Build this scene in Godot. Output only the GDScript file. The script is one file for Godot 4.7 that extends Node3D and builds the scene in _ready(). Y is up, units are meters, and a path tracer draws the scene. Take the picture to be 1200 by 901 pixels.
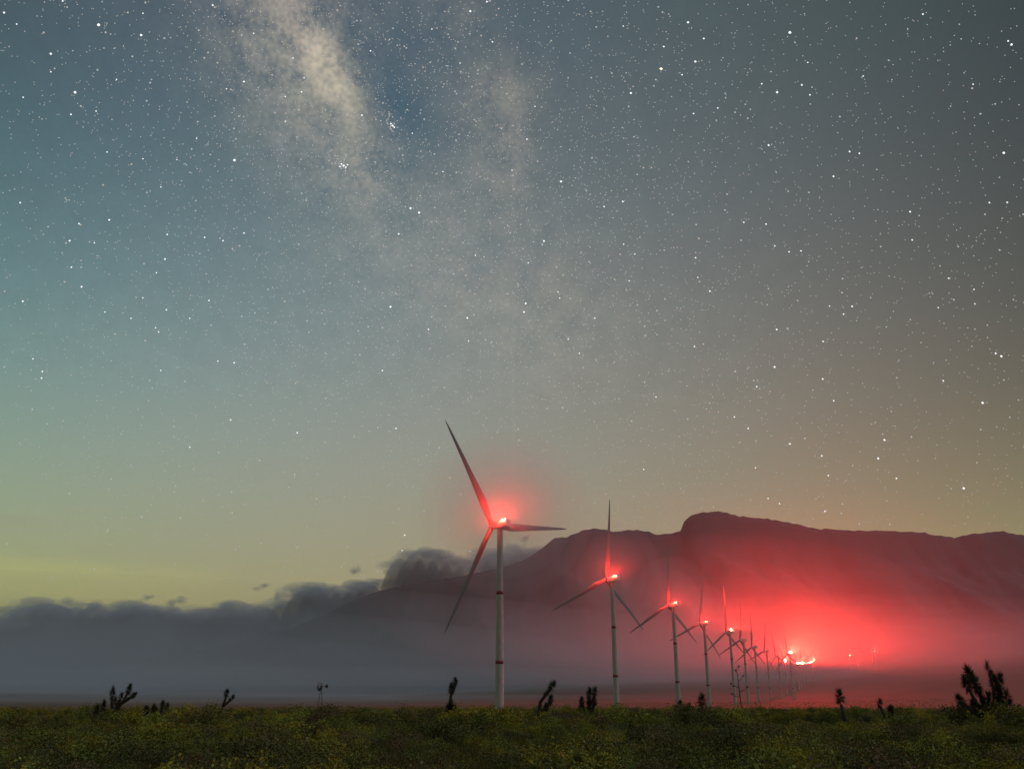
extends Node3D
# Wind farm at night below the Milky Way: a row of turbines with red beacons in mist, scrub plain with yuccas, mountain range.

const HAZE := 0.000011
const HAZE_TOP := 2050.0
const CAM_Y := 2.0

# colour of the night sky: exponent of a polynomial in azimuth and height, one row for each of red, green and blue
const SKY_POLY := [
	[-1.6107,-0.9390,-0.2654,0.2225,0.1143,-0.1354,0.1925,0.0794,-0.3492,-0.7877,-0.2047,0.6467,-0.1154,-0.0455],
	[-1.4566,-0.6169,-0.3532,0.1770,0.1336,-0.3524,0.2427,0.3364,-0.3492,-0.5568,-0.2986,0.4908,-0.0811,-0.0376],
	[-1.4762,-0.3171,-0.5065,0.3445,0.0124,-0.4825,0.2722,0.3336,-0.4770,-0.5590,-0.1998,0.2769,-0.0128,-0.0129]]
const POLY_TERMS := [[0,0],[0,1],[0,2],[0,3],[0,4],[1,0],[1,1],[1,2],[1,3],[2,0],[2,1],[2,2],[3,0],[3,1]]
# azimuth, height above the horizon (degrees) and size of the brighter stars
const STARS := [-29.52,37.43,5, -26.82,37.58,4, -31.94,35.20,3.5, -30.13,33.62,4.5, -19.69,32.01,5, -22.47,40.16,3, -34.98,36.42,3, -19.69,36.50,3, -30.12,32.41,2.5, -34.16,36.09,2, -22.32,32.81,2, -32.94,32.56,2, -28.72,32.95,2, -27.85,34.91,2, -31.73,34.29,2, -31.89,38.01,2.5, -20.80,35.90,2, -26.94,38.72,2, -25.46,31.02,2, -27.65,30.92,2, -23.37,31.39,1.5, -24.11,29.67,2, -31.91,27.04,2.5, -28.52,26.65,2.5, -28.86,25.60,3, -28.50,24.16,2.5, -27.75,23.18,3, -30.73,21.76,3, -26.85,27.22,3, -27.47,25.77,2, -23.30,27.05,2.5, -20.98,27.26,2.5, -23.22,25.61,3, -18.52,27.88,2.5, -19.80,27.24,2.5, -23.61,24.74,2, -24.19,23.16,2, -22.71,22.68,2.5, -24.69,21.87,2, -20.22,23.59,2.5, -21.25,22.38,2, -23.19,21.54,2, -22.98,21.32,2, -29.02,18.09,2.5, -29.00,17.71,2.5, -29.63,18.70,2, -19.23,20.05,2, -18.23,20.06,2.5, -22.54,19.09,2, -26.22,21.99,2, -15.63,36.54,2.5, -15.54,37.35,2, -16.46,38.32,2, -10.84,39.39,2.5, -11.16,35.71,3, -8.88,35.30,3.5, -9.01,35.39,3, -8.75,35.21,3, -12.22,32.65,4, -12.38,32.74,3, -12.06,32.57,3, -12.48,32.58,2.5, -11.95,32.73,2.5, -16.73,36.12,2, -19.41,39.22,2, -16.56,34.73,2, -3.29,42.03,4, -1.99,42.57,3, 8.97,37.17,4, 3.58,32.25,4, 8.66,40.94,2, 1.11,34.82,2.5, -4.00,39.14,2, -1.53,40.39,2.5, -6.25,40.93,2, 0.00,32.97,2, 1.74,36.73,2, -5.06,32.79,2, -7.41,34.95,2, -7.30,30.47,4, -6.68,30.24,4, -8.06,28.86,3, 2.28,28.64,3.5, 7.99,30.84,3, 6.64,30.61,2.5, -8.38,24.33,4, 0.95,24.77,3.5, 0.83,24.23,3, -3.09,23.83,3, -5.73,23.03,2.5, -2.98,22.38,2, -2.60,27.76,2, 5.70,23.75,2.5, 3.85,22.47,2, 4.58,21.56,2, 7.91,28.24,2, 8.65,27.59,2, 8.17,25.96,2, 1.15,27.30,2, 3.32,25.08,2, 3.21,25.46,2, 11.32,38.34,6, 12.83,37.85,2.5, 13.87,38.47,4, 11.63,39.55,3, 13.57,40.67,4, 14.63,39.65,3, 20.77,39.02,5, 19.40,35.95,4, 21.12,36.06,3, 21.57,35.42,2.5, 18.42,36.59,2.5, 18.42,33.08,3.5, 23.60,31.81,3, 24.19,31.59,2.5, 22.37,30.61,3, 26.66,27.73,3, 32.46,29.66,4, 34.14,35.02,3.5, 34.00,35.25,2.5, 15.19,35.68,2.5, 13.44,35.57,2.5, 16.23,28.82,2.5, 17.68,28.53,2.5, 12.80,27.04,2.5, 18.96,26.69,2.5, 19.72,26.64,2.5, 18.10,27.17,2, 26.51,26.13,2.5, 28.16,23.59,2, 12.84,25.83,2, 29.49,38.01,2.5, 21.71,37.20,2, 25.17,35.73,2, 31.58,33.66,2, 31.15,27.23,2.5, 32.09,27.01,2.5, 13.57,24.92,3, 22.41,22.93,3, 21.84,22.55,2.5, 21.06,23.14,2, 17.64,22.15,3, 17.26,19.90,3.5, 20.40,21.10,2.5, 20.10,18.87,3, 20.59,17.51,2.5, 16.03,18.81,2.5, 14.47,17.07,2.5, 15.26,16.31,2.5, 17.70,15.18,3, 19.50,14.31,2.5, 23.19,14.90,3.5, 22.69,13.87,3.5, 19.74,13.12,2.5, 23.54,12.62,2.5, 27.02,11.72,4, 28.77,16.34,4, 30.18,18.75,4, 29.92,18.96,3, 26.91,17.88,2.5, 29.43,22.70,2, 29.33,21.89,2, 27.32,22.05,2, 12.28,21.60,2.5, 8.52,14.14,2, 19.30,11.04,2.5, 16.72,11.65,2, 16.07,12.00,2, 15.48,13.89,2, 9.56,18.62,2, -8.71,20.32,2.5, -7.63,16.73,2.5, -6.79,10.13,2.5, -6.91,9.19,2.5, -2.64,9.19,2.5, -13.91,16.14,2.5, -18.06,16.60,2.5, -20.28,14.76,2]
# crest of the range: azimuth, height (degrees) seen from the road
const CREST := [-60.0,2.2, -45.0,1.4, -36.0,1.9, -28.34,1.66, -22.11,2.44, -17.63,3.36, -13.85,4.35, -11.42,5.28, -9.99,6.06, -8.53,6.64, -6.36,7.18, -3.73,7.57, -0.54,8.21, 0.86,8.68, 2.16,9.56, 2.70,10.03, 3.46,10.04, 4.49,10.43, 5.15,10.58, 5.95,10.46, 6.53,10.34, 7.82,10.43, 8.51,10.32, 9.08,10.10, 9.87,10.13, 10.57,10.26, 10.72,10.54, 10.96,11.00, 11.31,11.19, 12.01,11.37, 12.90,11.39, 13.56,11.25, 14.21,11.02, 15.33,10.86, 16.42,10.68, 17.88,10.29, 18.70,10.07, 19.94,9.91, 21.18,9.79, 22.39,9.69, 23.58,9.55, 24.56,9.41, 25.51,9.15, 26.07,9.02, 26.84,9.15, 27.58,9.17, 28.53,9.21, 29.04,9.01, 29.56,8.86, 34.0,8.3, 42.0,8.9, 50.0,7.0, 60.0,6.0]
# tops of the cloud bank: azimuth, height
const CLOUD_TOP := [-36.0,4.6, -32.0,5.2, -28.87,4.81, -28.13,5.29, -27.13,5.57, -26.46,5.37, -25.86,5.63, -24.75,5.50, -23.94,5.7, -23.40,5.32, -22.54,5.64, -21.90,5.7, -19.98,5.45, -18.10,5.51, -16.94,5.98, -15.94,5.67, -14.72,5.85, -13.25,6.35, -12.79,6.95, -12.04,7.2, -11.02,7.15, -10.49,7.0, -8.45,7.5, -7.81,7.5, -7.57,8.55, -6.96,9.05, -5.80,9.35, -4.83,9.3, -3.76,8.95, -2.68,8.56, -2.15,8.98, -1.62,9.35, 0.00,9.51, 1.35,9.46, 2.16,9.4, 3.0,9.2]

var used := {}
var noise := FastNoiseLite.new()


# ---------------------------------------------------------------- helpers
func numbered(called: String) -> String:
	used[called] = used.get(called, -1) + 1
	return called if used[called] == 0 else "%s_%03d" % [called, used[called]]


func tag(o: Node3D, label: String, category := "", group := "", kind := "") -> void:
	o.set_meta("label", label)
	if category: o.set_meta("category", category)
	if group: o.set_meta("group", group)
	if kind: o.set_meta("kind", kind)


func base(called: String, at: Vector3, turn := 0.0) -> Node3D:
	var o := Node3D.new()
	o.name = numbered(called)
	o.position = at
	o.rotation.y = turn
	add_child(o)
	return o


func part(called: String, mesh: Mesh, mat: Material, parent: Node3D) -> MeshInstance3D:
	var o := MeshInstance3D.new()
	o.name = called
	o.mesh = mesh
	o.material_override = mat
	parent.add_child(o, true)
	return o


func lin(r: float, g: float, b: float) -> Color:
	return Color(r, g, b).linear_to_srgb()


func paint(name_: String, c: Color, rough := 0.7, metal := 0.0) -> StandardMaterial3D:
	var m := StandardMaterial3D.new()
	m.resource_name = name_
	m.albedo_color = c
	m.roughness = rough
	m.metallic = metal
	m.cull_mode = BaseMaterial3D.CULL_DISABLED
	return m


func leafy(name_: String, backlit := 0.5) -> StandardMaterial3D:
	var m := paint(name_, Color.WHITE, 0.85)
	m.vertex_color_use_as_albedo = true
	m.metallic_specular = 0.25
	m.backlight_enabled = true
	m.backlight = Color(backlit, backlit, backlit * 0.6)
	return m


func tool() -> SurfaceTool:
	var st := SurfaceTool.new()
	st.begin(Mesh.PRIMITIVE_TRIANGLES)
	return st


func quad(st: SurfaceTool, a: Vector3, b: Vector3, c: Vector3, d: Vector3) -> void:
	for p: Vector3 in [a, b, c, a, c, d]:
		st.add_vertex(p)


func finish(st: SurfaceTool) -> ArrayMesh:
	st.generate_normals()
	return st.commit()


# a tube along points, one radius for each
func tube(st: SurfaceTool, pts: Array, radii: Array, sides := 8, caps := true) -> void:
	var rings := []
	var side := Vector3.ZERO
	for i in pts.size():
		var dir: Vector3 = (pts[mini(i + 1, pts.size() - 1)] - pts[maxi(i - 1, 0)]).normalized()
		if side == Vector3.ZERO:
			side = dir.cross(Vector3.RIGHT if absf(dir.x) < 0.8 else Vector3.BACK).normalized()
		side = (side - dir * side.dot(dir)).normalized()
		var up := dir.cross(side)
		var ring := []
		for k in sides:
			var a := TAU * k / sides
			ring.append(pts[i] + (side * cos(a) + up * sin(a)) * radii[i])
		rings.append(ring)
	for i in pts.size() - 1:
		for k in sides:
			var n := (k + 1) % sides
			quad(st, rings[i][k], rings[i][n], rings[i + 1][n], rings[i + 1][k])
	if caps:
		for e in [0, pts.size() - 1]:
			for k in sides:
				var n := (k + 1) % sides
				st.add_vertex(pts[e])
				st.add_vertex(rings[e][n if e == 0 else k])
				st.add_vertex(rings[e][k if e == 0 else n])


# a lathe round the y axis: rows of [radius, height]
func lathe(st: SurfaceTool, rows: Array, sides := 24) -> void:
	for i in rows.size() - 1:
		for k in sides:
			var a := TAU * k / sides
			var b := TAU * (k + 1) / sides
			quad(st, Vector3(rows[i][0] * cos(a), rows[i][1], rows[i][0] * sin(a)), Vector3(rows[i + 1][0] * cos(a), rows[i + 1][1], rows[i + 1][0] * sin(a)),
				Vector3(rows[i + 1][0] * cos(b), rows[i + 1][1], rows[i + 1][0] * sin(b)), Vector3(rows[i][0] * cos(b), rows[i][1], rows[i][0] * sin(b)))


# sections of equal point counts joined along their order, ends closed
func loft(st: SurfaceTool, sections: Array) -> void:
	var n: int = sections[0].size()
	for i in sections.size() - 1:
		for k in n:
			var m := (k + 1) % n
			quad(st, sections[i][k], sections[i][m], sections[i + 1][m], sections[i + 1][k])
	for e in [0, sections.size() - 1]:
		var mid := Vector3.ZERO
		for p: Vector3 in sections[e]: mid += p / n
		for k in n:
			var m := (k + 1) % n
			st.add_vertex(mid)
			st.add_vertex(sections[e][m if e == 0 else k])
			st.add_vertex(sections[e][k if e == 0 else m])


func from_table(table: Array, x: float) -> float:
	if x <= table[0]: return table[1]
	for i in range(2, table.size(), 2):
		if x <= table[i]:
			return lerpf(table[i - 1], table[i + 1], (x - table[i - 2]) / (table[i] - table[i - 2]))
	return table[-1]


# ---------------------------------------------------------------- the land
const RISE := [0.0,0.0, 400.0,-0.3, 700.0,0.0, 951.0,0.6, 1220.0,3.0, 1400.0,5.6, 1611.0,8.4, 1868.0,12.4, 2080.0,16.0, 2300.0,20.0, 3008.0,37.0, 3941.0,69.0, 4528.0,93.0, 5960.0,158.0, 7395.0,234.0, 9500.0,360.0, 20000.0,420.0]
const RISE_BY_AZIMUTH := [-180.0,0.5, -90.0,0.3, -30.0,0.42, -8.0,0.4, 11.0,1.0, 18.0,1.0, 20.0,1.18, 22.0,1.45, 32.0,1.6, 90.0,0.8, 180.0,0.5]

func land(x: float, z: float) -> float:
	var d := Vector2(x, z).length()
	var h := from_table(RISE, d)
	if h > 0.0: h *= lerpf(1.0, from_table(RISE_BY_AZIMUTH, rad_to_deg(atan2(x, -z))), smoothstep(300.0, 1500.0, d))
	return h + noise.get_noise_2d(x * 3.0, z * 3.0) * 0.22 * minf(1.0, d / 25.0)


func on_land(d: float, azimuth: float, sink := 0.0) -> Vector3:
	var a := deg_to_rad(azimuth)
	var p := Vector3(d * sin(a), 0, -d * cos(a))
	p.y = land(p.x, p.z) - sink
	return p


# ---------------------------------------------------------------- the sky
func sky_color(azimuth: float, height: float) -> Color:
	var a := azimuth
	if absf(a) > 38.0:   # round behind the viewer the sky leads back to its middle tone
		a = signf(a) * 38.0 * (180.0 - absf(a)) / 142.0
	var u := clampf(a, -36.0, 36.0) / 36.0
	var v := (clampf(height, 4.0, 43.0) - 24.0) / 20.0
	var c := [0.0, 0.0, 0.0]
	var un := [1.0, u, u * u, u * u * u]
	var vn := [1.0, v, v * v, v * v * v, v * v * v * v]
	for t in POLY_TERMS.size():
		var f: float = un[POLY_TERMS[t][0]] * vn[POLY_TERMS[t][1]]
		for k in 3: c[k] += SKY_POLY[k][t] * f
	return Color(exp(c[0]), exp(c[1]), exp(c[2]))


func bump(a: float, e: float, ca: float, ce: float, ra: float, re: float, tilt := 0.0) -> float:
	var x := (a - ca) * cos(deg_to_rad((e + ce) * 0.5))
	var y := e - ce
	var t := deg_to_rad(tilt)
	var p := (x * cos(t) + y * sin(t)) / ra
	var q := (-x * sin(t) + y * cos(t)) / re
	return exp(-(p * p + q * q))


func night_sky() -> ImageTexture:
	var w := 4096
	var h := 2048
	var small := Image.create_empty(512, 256, false, Image.FORMAT_RGBF)
	for j in 256:
		var e := 90.0 - (j + 0.5) * 180.0 / 256
		for i in 512:
			var a := fposmod((i + 0.5) * 360.0 / 512 + 180.0, 360.0) - 180.0   # column 0 looks along -z
			var c := sky_color(a, maxf(e, 0.0))
			# thin veil of high cloud low over the plain, lit by far towns
			var edge := 8.05 - 0.045 * (a + 29.0) + 0.12 * sin(a * 0.9)
			var veil := smoothstep(edge + 0.12, edge - 0.5, e) * smoothstep(-10.0, -24.0, a) * smoothstep(-60.0, -36.0, a)
			c = Color(c.r * (1.0 + 0.10 * veil), c.g * (1.0 + 0.09 * veil), c.b * (1.0 - 0.04 * veil))
			var through := exp(-HAZE * minf(HAZE_TOP / sin(deg_to_rad(maxf(e, 1.0))), 17000.0))
			var air := Color(0.18, 0.145, 0.13) * (1.0 - through)
			small.set_pixel(i, j, Color(maxf(c.r - air.r, 0.02) / through, maxf(c.g - air.g, 0.02) / through, maxf(c.b - air.b, 0.02) / through))
	small.resize(w, h, Image.INTERPOLATE_CUBIC)
	# the Milky Way: star clouds cut by dust
	var dust := FastNoiseLite.new()
	dust.seed = 11
	dust.noise_type = FastNoiseLite.TYPE_SIMPLEX
	dust.fractal_octaves = 5
	dust.frequency = 0.16
	var ways := []
	for j in range(int((90.0 - 62.0) / 180 * h), int((90.0 - 18.0) / 180 * h)):
		var e := 90.0 - (j + 0.5) * 180.0 / h
		for k in range(int(-40.0 / 360 * w), int(20.0 / 360 * w)):
			var i := posmod(k, w)
			var a := (k + 0.5) * 360.0 / w
			var x := a * cos(deg_to_rad(e))
			var n := dust.get_noise_2d(x, e)
			var f := dust.get_noise_2d(x * 2.7 + 40.0, e * 2.7)
			var f2 := dust.get_noise_2d(x * 14.0, e * 14.0 + 70.0)
			var s := 0.6 * bump(a, e, -17.0, 38.8, 3.4, 5.2, 25.0) + 0.8 * bump(a, e, -13.9, 38.2, 1.2, 2.7, 38.0) + 0.30 * bump(a, e, -11.2, 33.4, 2.2, 2.4)
			s += 0.26 * bump(a, e, -1.2, 37.6, 2.6, 2.3) + 0.22 * bump(a, e, -0.3, 34.0, 1.8, 2.4) + 0.22 * bump(a, e, -4.2, 42.0, 1.6, 1.8) + 0.30 * bump(a, e, -18.0, 47.0, 6.0, 7.0)
			s += 0.12 * bump(a, e, -7.0, 30.0, 7.0, 5.0) + 0.07 * bump(a, e, 1.5, 25.0, 6.0, 4.5)
			s *= clampf(1.1 + 0.75 * n + 0.65 * f + 0.7 * f2, 0.0, 2.4)
			var dark := 0.26 * bump(a, e, -9.8, 37.8, 1.6, 3.2, 25.0) + 0.2 * bump(a, e, -7.6, 34.6, 1.8, 2.2) + 0.16 * bump(a, e, -5.6, 40.4, 2.0, 0.9)
			s -= dark * 0.7 * (1.0 + 0.8 * n)
			var c := small.get_pixel(i, j)
			var g := 1.0 + f * 0.04 + f2 * 0.03
			small.set_pixel(i, j, Color(c.r * maxf(0.5, g + s * 2.3), c.g * maxf(0.5, g + s * 1.2), c.b * maxf(0.5, g + s * 0.6)))
	return ImageTexture.create_from_image(small)


# the stars: glowing bodies far beyond the air; the bright ones where they stand, faint ones thicker along the Milky Way
func stars() -> void:
	var rng := RandomNumberGenerator.new()
	rng.seed = 5
	var st := tool()
	for q in 4:
		var a := Vector3(cos(q * PI / 2), 0, sin(q * PI / 2))
		var b := Vector3(cos((q + 1) * PI / 2), 0, sin((q + 1) * PI / 2))
		for p: Vector3 in [a, Vector3.UP, b, b, Vector3.DOWN, a]: st.add_vertex(p)
	var body := finish(st)
	var spots := [[], [], [], [], []]
	for i in range(0, STARS.size(), 3):
		var m: float = STARS[i + 2]
		spots[4 if m > 5.5 else 3].append(star_at(STARS[i], STARS[i + 1], 0.22 + 0.27 * m))
	for i in 200000:
		var e := rad_to_deg(asin(rng.randf_range(0.1, 1.0)))
		var a := rng.randf_range(-180.0, 180.0)
		var near := bump(a, e, -13.0, 40.0, 11.0, 14.0) + 0.7 * bump(a, e, 0.0, 30.0, 11.0, 12.0)
		if rng.randf() > 0.26 + 0.74 * near: continue
		var size := minf(0.37 + 0.10 * pow(rng.randf(), -0.5), 1.1) * lerpf(0.85, 1.0, smoothstep(7.0, 20.0, e))
		spots[rng.randi() % 3].append(star_at(a, e, size))
	for k in 2:   # two open clusters
		for i in 30:
			spots[0].append(star_at([-12.35, -9.05][k] + rng.randfn(0.0, 0.4), [32.8, 35.35][k] + rng.randfn(0.0, 0.35), rng.randf_range(0.4, 0.9)))
	for k in 5:
		var m := paint("star_glow", Color.BLACK, 1.0)
		m.emission_enabled = true
		m.emission = [lin(0.49, 0.48, 0.46), lin(0.49, 0.45, 0.39), lin(0.44, 0.47, 0.49), lin(0.95, 0.98, 1.0), lin(1.0, 0.85, 0.6)][k]
		m.emission_energy_multiplier = 1.0 if k < 3 else 1.3
		var mm := MultiMesh.new()
		mm.transform_format = MultiMesh.TRANSFORM_3D
		mm.mesh = body
		mm.instance_count = spots[k].size()
		for i in spots[k].size(): mm.set_instance_transform(i, spots[k][i])
		var o := MultiMeshInstance3D.new()
		o.name = numbered("sky_star")
		o.multimesh = mm
		o.material_override = m
		add_child(o)
		tag(o, ["countless faint white stars strewn over the night sky", "countless faint warm stars strewn over the night sky", "countless faint bluish stars strewn over the night sky", "brighter white stars scattered over the night sky", "bright orange star beside the Milky Way"][k], "star", "", "stuff")


func star_at(azimuth: float, height: float, size: float) -> Transform3D:
	var a := deg_to_rad(azimuth)
	var e := deg_to_rad(height)
	return Transform3D(Basis.from_scale(Vector3.ONE * size * 42.0), Vector3(sin(a) * cos(e), sin(e), -cos(a) * cos(e)) * 40000.0)


# ---------------------------------------------------------------- wind turbines
var M := {}
var TM := {}

func make_turbine_meshes() -> void:
	M.tower = paint("tower_paint", lin(0.43, 0.40, 0.35), 0.5)
	var grime := NoiseTexture2D.new()
	grime.width = 256
	grime.height = 256
	grime.seamless = true
	grime.noise = FastNoiseLite.new()
	grime.noise.frequency = 0.02
	grime.noise.fractal_octaves = 4
	var tones := Gradient.new()
	tones.colors = PackedColorArray([lin(0.72, 0.7, 0.66), lin(1, 1, 1)])
	grime.color_ramp = tones
	M.tower.albedo_texture = grime
	M.tower.uv1_triplanar = true
	M.tower.uv1_scale = Vector3(0.15, 0.03, 0.15)
	M.band = paint("red_band_paint", lin(0.2, 0.02, 0.015), 0.5)
	M.shell = paint("nacelle_shell", lin(0.6, 0.6, 0.58), 0.4)
	M.blade = paint("blade_gelcoat", lin(0.16, 0.16, 0.16), 0.5)
	M.metal = paint("dark_metal", lin(0.12, 0.12, 0.12), 0.5, 0.6)
	M.lens_on = paint("beacon_lens_lit", lin(0.6, 0.02, 0.01), 0.2)
	M.lens_on.emission_enabled = true
	M.lens_on.emission = lin(1.0, 0.13, 0.04)
	M.lens_on.emission_energy_multiplier = 40.0
	M.lens_far = M.lens_on.duplicate()
	M.lens_far.emission_energy_multiplier = 450.0
	M.lens_off = paint("beacon_lens", lin(0.35, 0.015, 0.01), 0.15)
	var st := tool()
	st.set_smooth_group(0)
	# tapered steel tube in sections; the two red bands are bands of their own
	var rows := []
	for k in 33:
		var y := 97.6 * k / 32.0
		rows.append([lerpf(2.35, 1.55, y / 97.6), y - (1.5 if k == 0 else 0.0)])
	lathe(st, rows, 32)
	TM.tower = finish(st)
	st = tool()
	lathe(st, [[0.0, -0.95], [1.0, -0.95], [1.0, 0.95], [0.0, 0.95]], 32)
	TM.band = finish(st)
	st = tool()
	lathe(st, [[0.9, -0.09], [1.0, -0.09], [1.0, 0.09], [0.9, 0.09]], 32)
	TM.flange = finish(st)
	var b := BoxMesh.new()
	b.size = Vector3(0.95, 2.1, 0.14)
	TM.door = b
	var disc := CylinderMesh.new()
	disc.top_radius = 2.4
	disc.bottom_radius = 2.3
	disc.height = 0.06
	disc.radial_segments = 24
	st = tool()
	st.append_from(disc, 0, Transform3D(Basis.IDENTITY, Vector3(0, 1.28, 0)))
	TM.shield = st.commit()
	b = BoxMesh.new()
	b.size = Vector3(2.6, 3.6, 0.08)
	TM.hood = b
	# nacelle: rounded box that narrows to the front and steps down at the rear, rotor towards -z
	var secs := []
	for s in [[-5.0, 1.5, 1.6, 0.05], [-4.7, 1.8, 1.85, 0.05], [-3.0, 2.05, 2.0, 0.05], [3.0, 2.1, 2.05, 0.05], [6.1, 2.1, 2.0, 0.1], [6.35, 2.0, 1.9, 0.1], [6.4, 1.9, 1.8, 0.1]]:
		secs.append(rounded(s[1], s[2], 0.28, s[0], s[3]))
	st = tool()
	loft(st, secs)
	TM.nacelle = finish(st)
	st = tool()   # cooler box on the roof's rear
	secs = []
	for s in [[4.6, 1.5, 0.35], [5.9, 1.5, 0.42]]:
		secs.append(rounded(s[1], s[2], 0.15, s[0], 2.35))
	loft(st, secs)
	TM.cooler = finish(st)
	st = tool()   # spinner, axis along -z
	secs = []
	for s in [[0.0, 1.75], [-1.2, 1.8], [-2.4, 1.6], [-3.1, 1.2], [-3.5, 0.7], [-3.65, 0.2]]:
		var ring := []
		for k in 20:
			ring.append(Vector3(cos(TAU * k / 20) * s[1], sin(TAU * k / 20) * s[1], s[0]))
		secs.append(ring)
	loft(st, secs)
	TM.spinner = finish(st)
	# blade along +x, chord in the rotor plane (y), thickness along z
	st = tool()
	secs = []
	for s in [[1.2, 2.3, 2.3, 0.0], [4.0, 2.3, 2.2, 8.0], [8.0, 3.0, 1.7, 16.0], [13.0, 3.9, 1.25, 13.0], [20.0, 3.5, 0.85, 9.0], [30.0, 2.7, 0.55, 5.5], [40.0, 2.1, 0.38, 3.0], [50.0, 1.5, 0.24, 1.2], [57.0, 1.05, 0.15, 0.2], [61.0, 0.6, 0.08, -0.5], [62.6, 0.15, 0.03, -0.5]]:
		var ring := []
		var bend: float = -2.2 * pow(s[0] / 62.5, 2.0)
		for k in 18:
			var a := TAU * k / 18
			var y: float = cos(a) * 0.5
			var blunt: float = lerpf(1.0, 0.55 + 0.9 * (y + 0.5) * (1.2 - y), clampf((s[0] - 4.0) / 8.0, 0.0, 1.0))
			var p := Vector2((y + 0.12 * clampf((s[0] - 3.0) / 8.0, 0.0, 1.0)) * s[1], sin(a) * 0.5 * s[2] * minf(blunt, 1.0)).rotated(deg_to_rad(s[3] + 4.0))
			ring.append(Vector3(s[0], -p.x, p.y + bend))
		secs.append(ring)
	loft(st, secs)
	TM.blade = finish(st)
	st = tool()
	lathe(st, [[0.0, 0.0], [0.28, 0.0], [0.28, 0.12], [0.12, 0.16], [0.12, 0.5], [0.44, 0.54], [0.44, 0.6], [0.0, 0.6]], 16)
	TM.stand = finish(st)
	st = tool()
	lathe(st, [[0.0, 0.6], [0.42, 0.6], [0.46, 0.8], [0.42, 1.1], [0.28, 1.28], [0.0, 1.34]], 16)
	TM.lens = finish(st)
	st = tool()
	tube(st, [Vector3(-1.9, 0.85, 5.0), Vector3(-3.4, 0.85, 5.0)], [0.08, 0.08], 6)
	tube(st, [Vector3(-1.9, 0.0, 5.0), Vector3(-3.2, 0.83, 5.0)], [0.05, 0.05], 6)
	TM.bracket = finish(st)
	st = tool()
	tube(st, [Vector3(0, 0, 0), Vector3(0, 1.9, 0)], [0.05, 0.03], 6)
	tube(st, [Vector3(-0.45, 1.6, 0), Vector3(0.45, 1.6, 0)], [0.03, 0.03], 6)
	TM.mast = finish(st)


func rounded(hw: float, hh: float, r: float, z: float, y: float) -> Array:
	var ring := []
	for q in 4:
		var cx := (hw - r) * (1 if q in [0, 3] else -1)
		var cy := (hh - r) * (1 if q < 2 else -1)
		for k in 4:
			var a := PI / 2 * q + PI / 2 * k / 3.0
			ring.append(Vector3(cx + cos(a) * r, y + cy + sin(a) * r, z))
	return ring


# beam: radiant intensity of the beacon, 0 when it is dark
func turbine(at: Vector3, turn: float, rotor: float, beam: float, label: String) -> Node3D:
	var t := base("wind_turbine", at, deg_to_rad(turn))
	tag(t, label, "wind turbine", "wind turbines in a row across the plain")
	var tower := part("tower", TM.tower, M.tower, t)
	for y in [25.5, 62.0]:
		var r: float = lerpf(2.35, 1.55, y / 97.6) + 0.02
		var o := part("red_band", TM.band, M.band, tower)
		o.position.y = y
		o.scale = Vector3(r, 1.0, r)
	for y in [14.0, 44.0, 80.0]:
		var r: float = lerpf(2.35, 1.55, y / 97.6) + 0.03
		var o := part("flange", TM.flange, M.tower, tower)
		o.position.y = y
		o.scale = Vector3(r, 1.0, r)
	var door := part("door", TM.door, M.metal, tower)
	door.position = Vector3(0, 1.9, 2.33)
	var n := part("nacelle", TM.nacelle, M.shell, t)
	n.position.y = 99.6
	part("cooler", TM.cooler, M.shell, n)
	var mast := part("wind_vane_mast", TM.mast, M.metal, n)
	mast.position = Vector3(-0.9, 2.05, 2.6)
	var hub := part("hub", TM.spinner, M.shell, t)
	hub.position = Vector3(0, 100.0, -5.0)
	hub.rotation.x = deg_to_rad(5.0)
	for k in 3:
		var bl := part("blade", TM.blade, M.blade, t)
		bl.position = Vector3(0, 100.0, -6.5)
		bl.basis = Basis(Vector3.RIGHT, deg_to_rad(5.0)) * Basis(Vector3.BACK, deg_to_rad(rotor + 120.0 * k)) * Basis.from_scale(Vector3(1.06, 1.25, 1.15))
	var be := part("beacon", TM.stand, M.metal, n)
	be.position = Vector3(-3.2, 0.9, 5.0)
	part("beacon_bracket", TM.bracket, M.metal, n)
	part("beacon_lens", TM.lens, M.lens_off if beam <= 0.0 else M.lens_on if beam < 10000.0 else M.lens_far, be)
	if beam > 100000.0:   # shield below the lens: the strong beacons throw little light down
		part("beacon_shield", TM.shield, M.metal, be)
	if beam > 650000.0:
		var hood := part("beacon_hood", TM.hood, M.metal, be)
		hood.position = Vector3(0, 2.2, -0.48)
	if beam > 0.0:
		var l := OmniLight3D.new()
		l.name = "beacon_light"
		l.light_color = lin(1.0, 0.028, 0.014)
		l.light_energy = beam / PI
		l.light_size = 0.25
		l.omni_range = 6000.0
		l.omni_attenuation = 2.0
		l.shadow_enabled = true
		l.position = Vector3(0, 1.5, 0)
		be.add_child(l, true)
	return t


# ---------------------------------------------------------------- plants
func leaf_blade(st: SurfaceTool, root: Vector3, tip: Vector3, wide: float, c: Color) -> void:
	var dir := tip - root
	var side := dir.cross(Vector3(0.31, 0.8, 0.52)).normalized() * wide
	var mid := root + dir * 0.45
	st.set_color(c)
	for p: Vector3 in [root - side * 0.5, mid - side, tip, root - side * 0.5, tip, mid + side, root - side * 0.5, mid + side, root + side * 0.5]:
		st.add_vertex(p)


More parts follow.
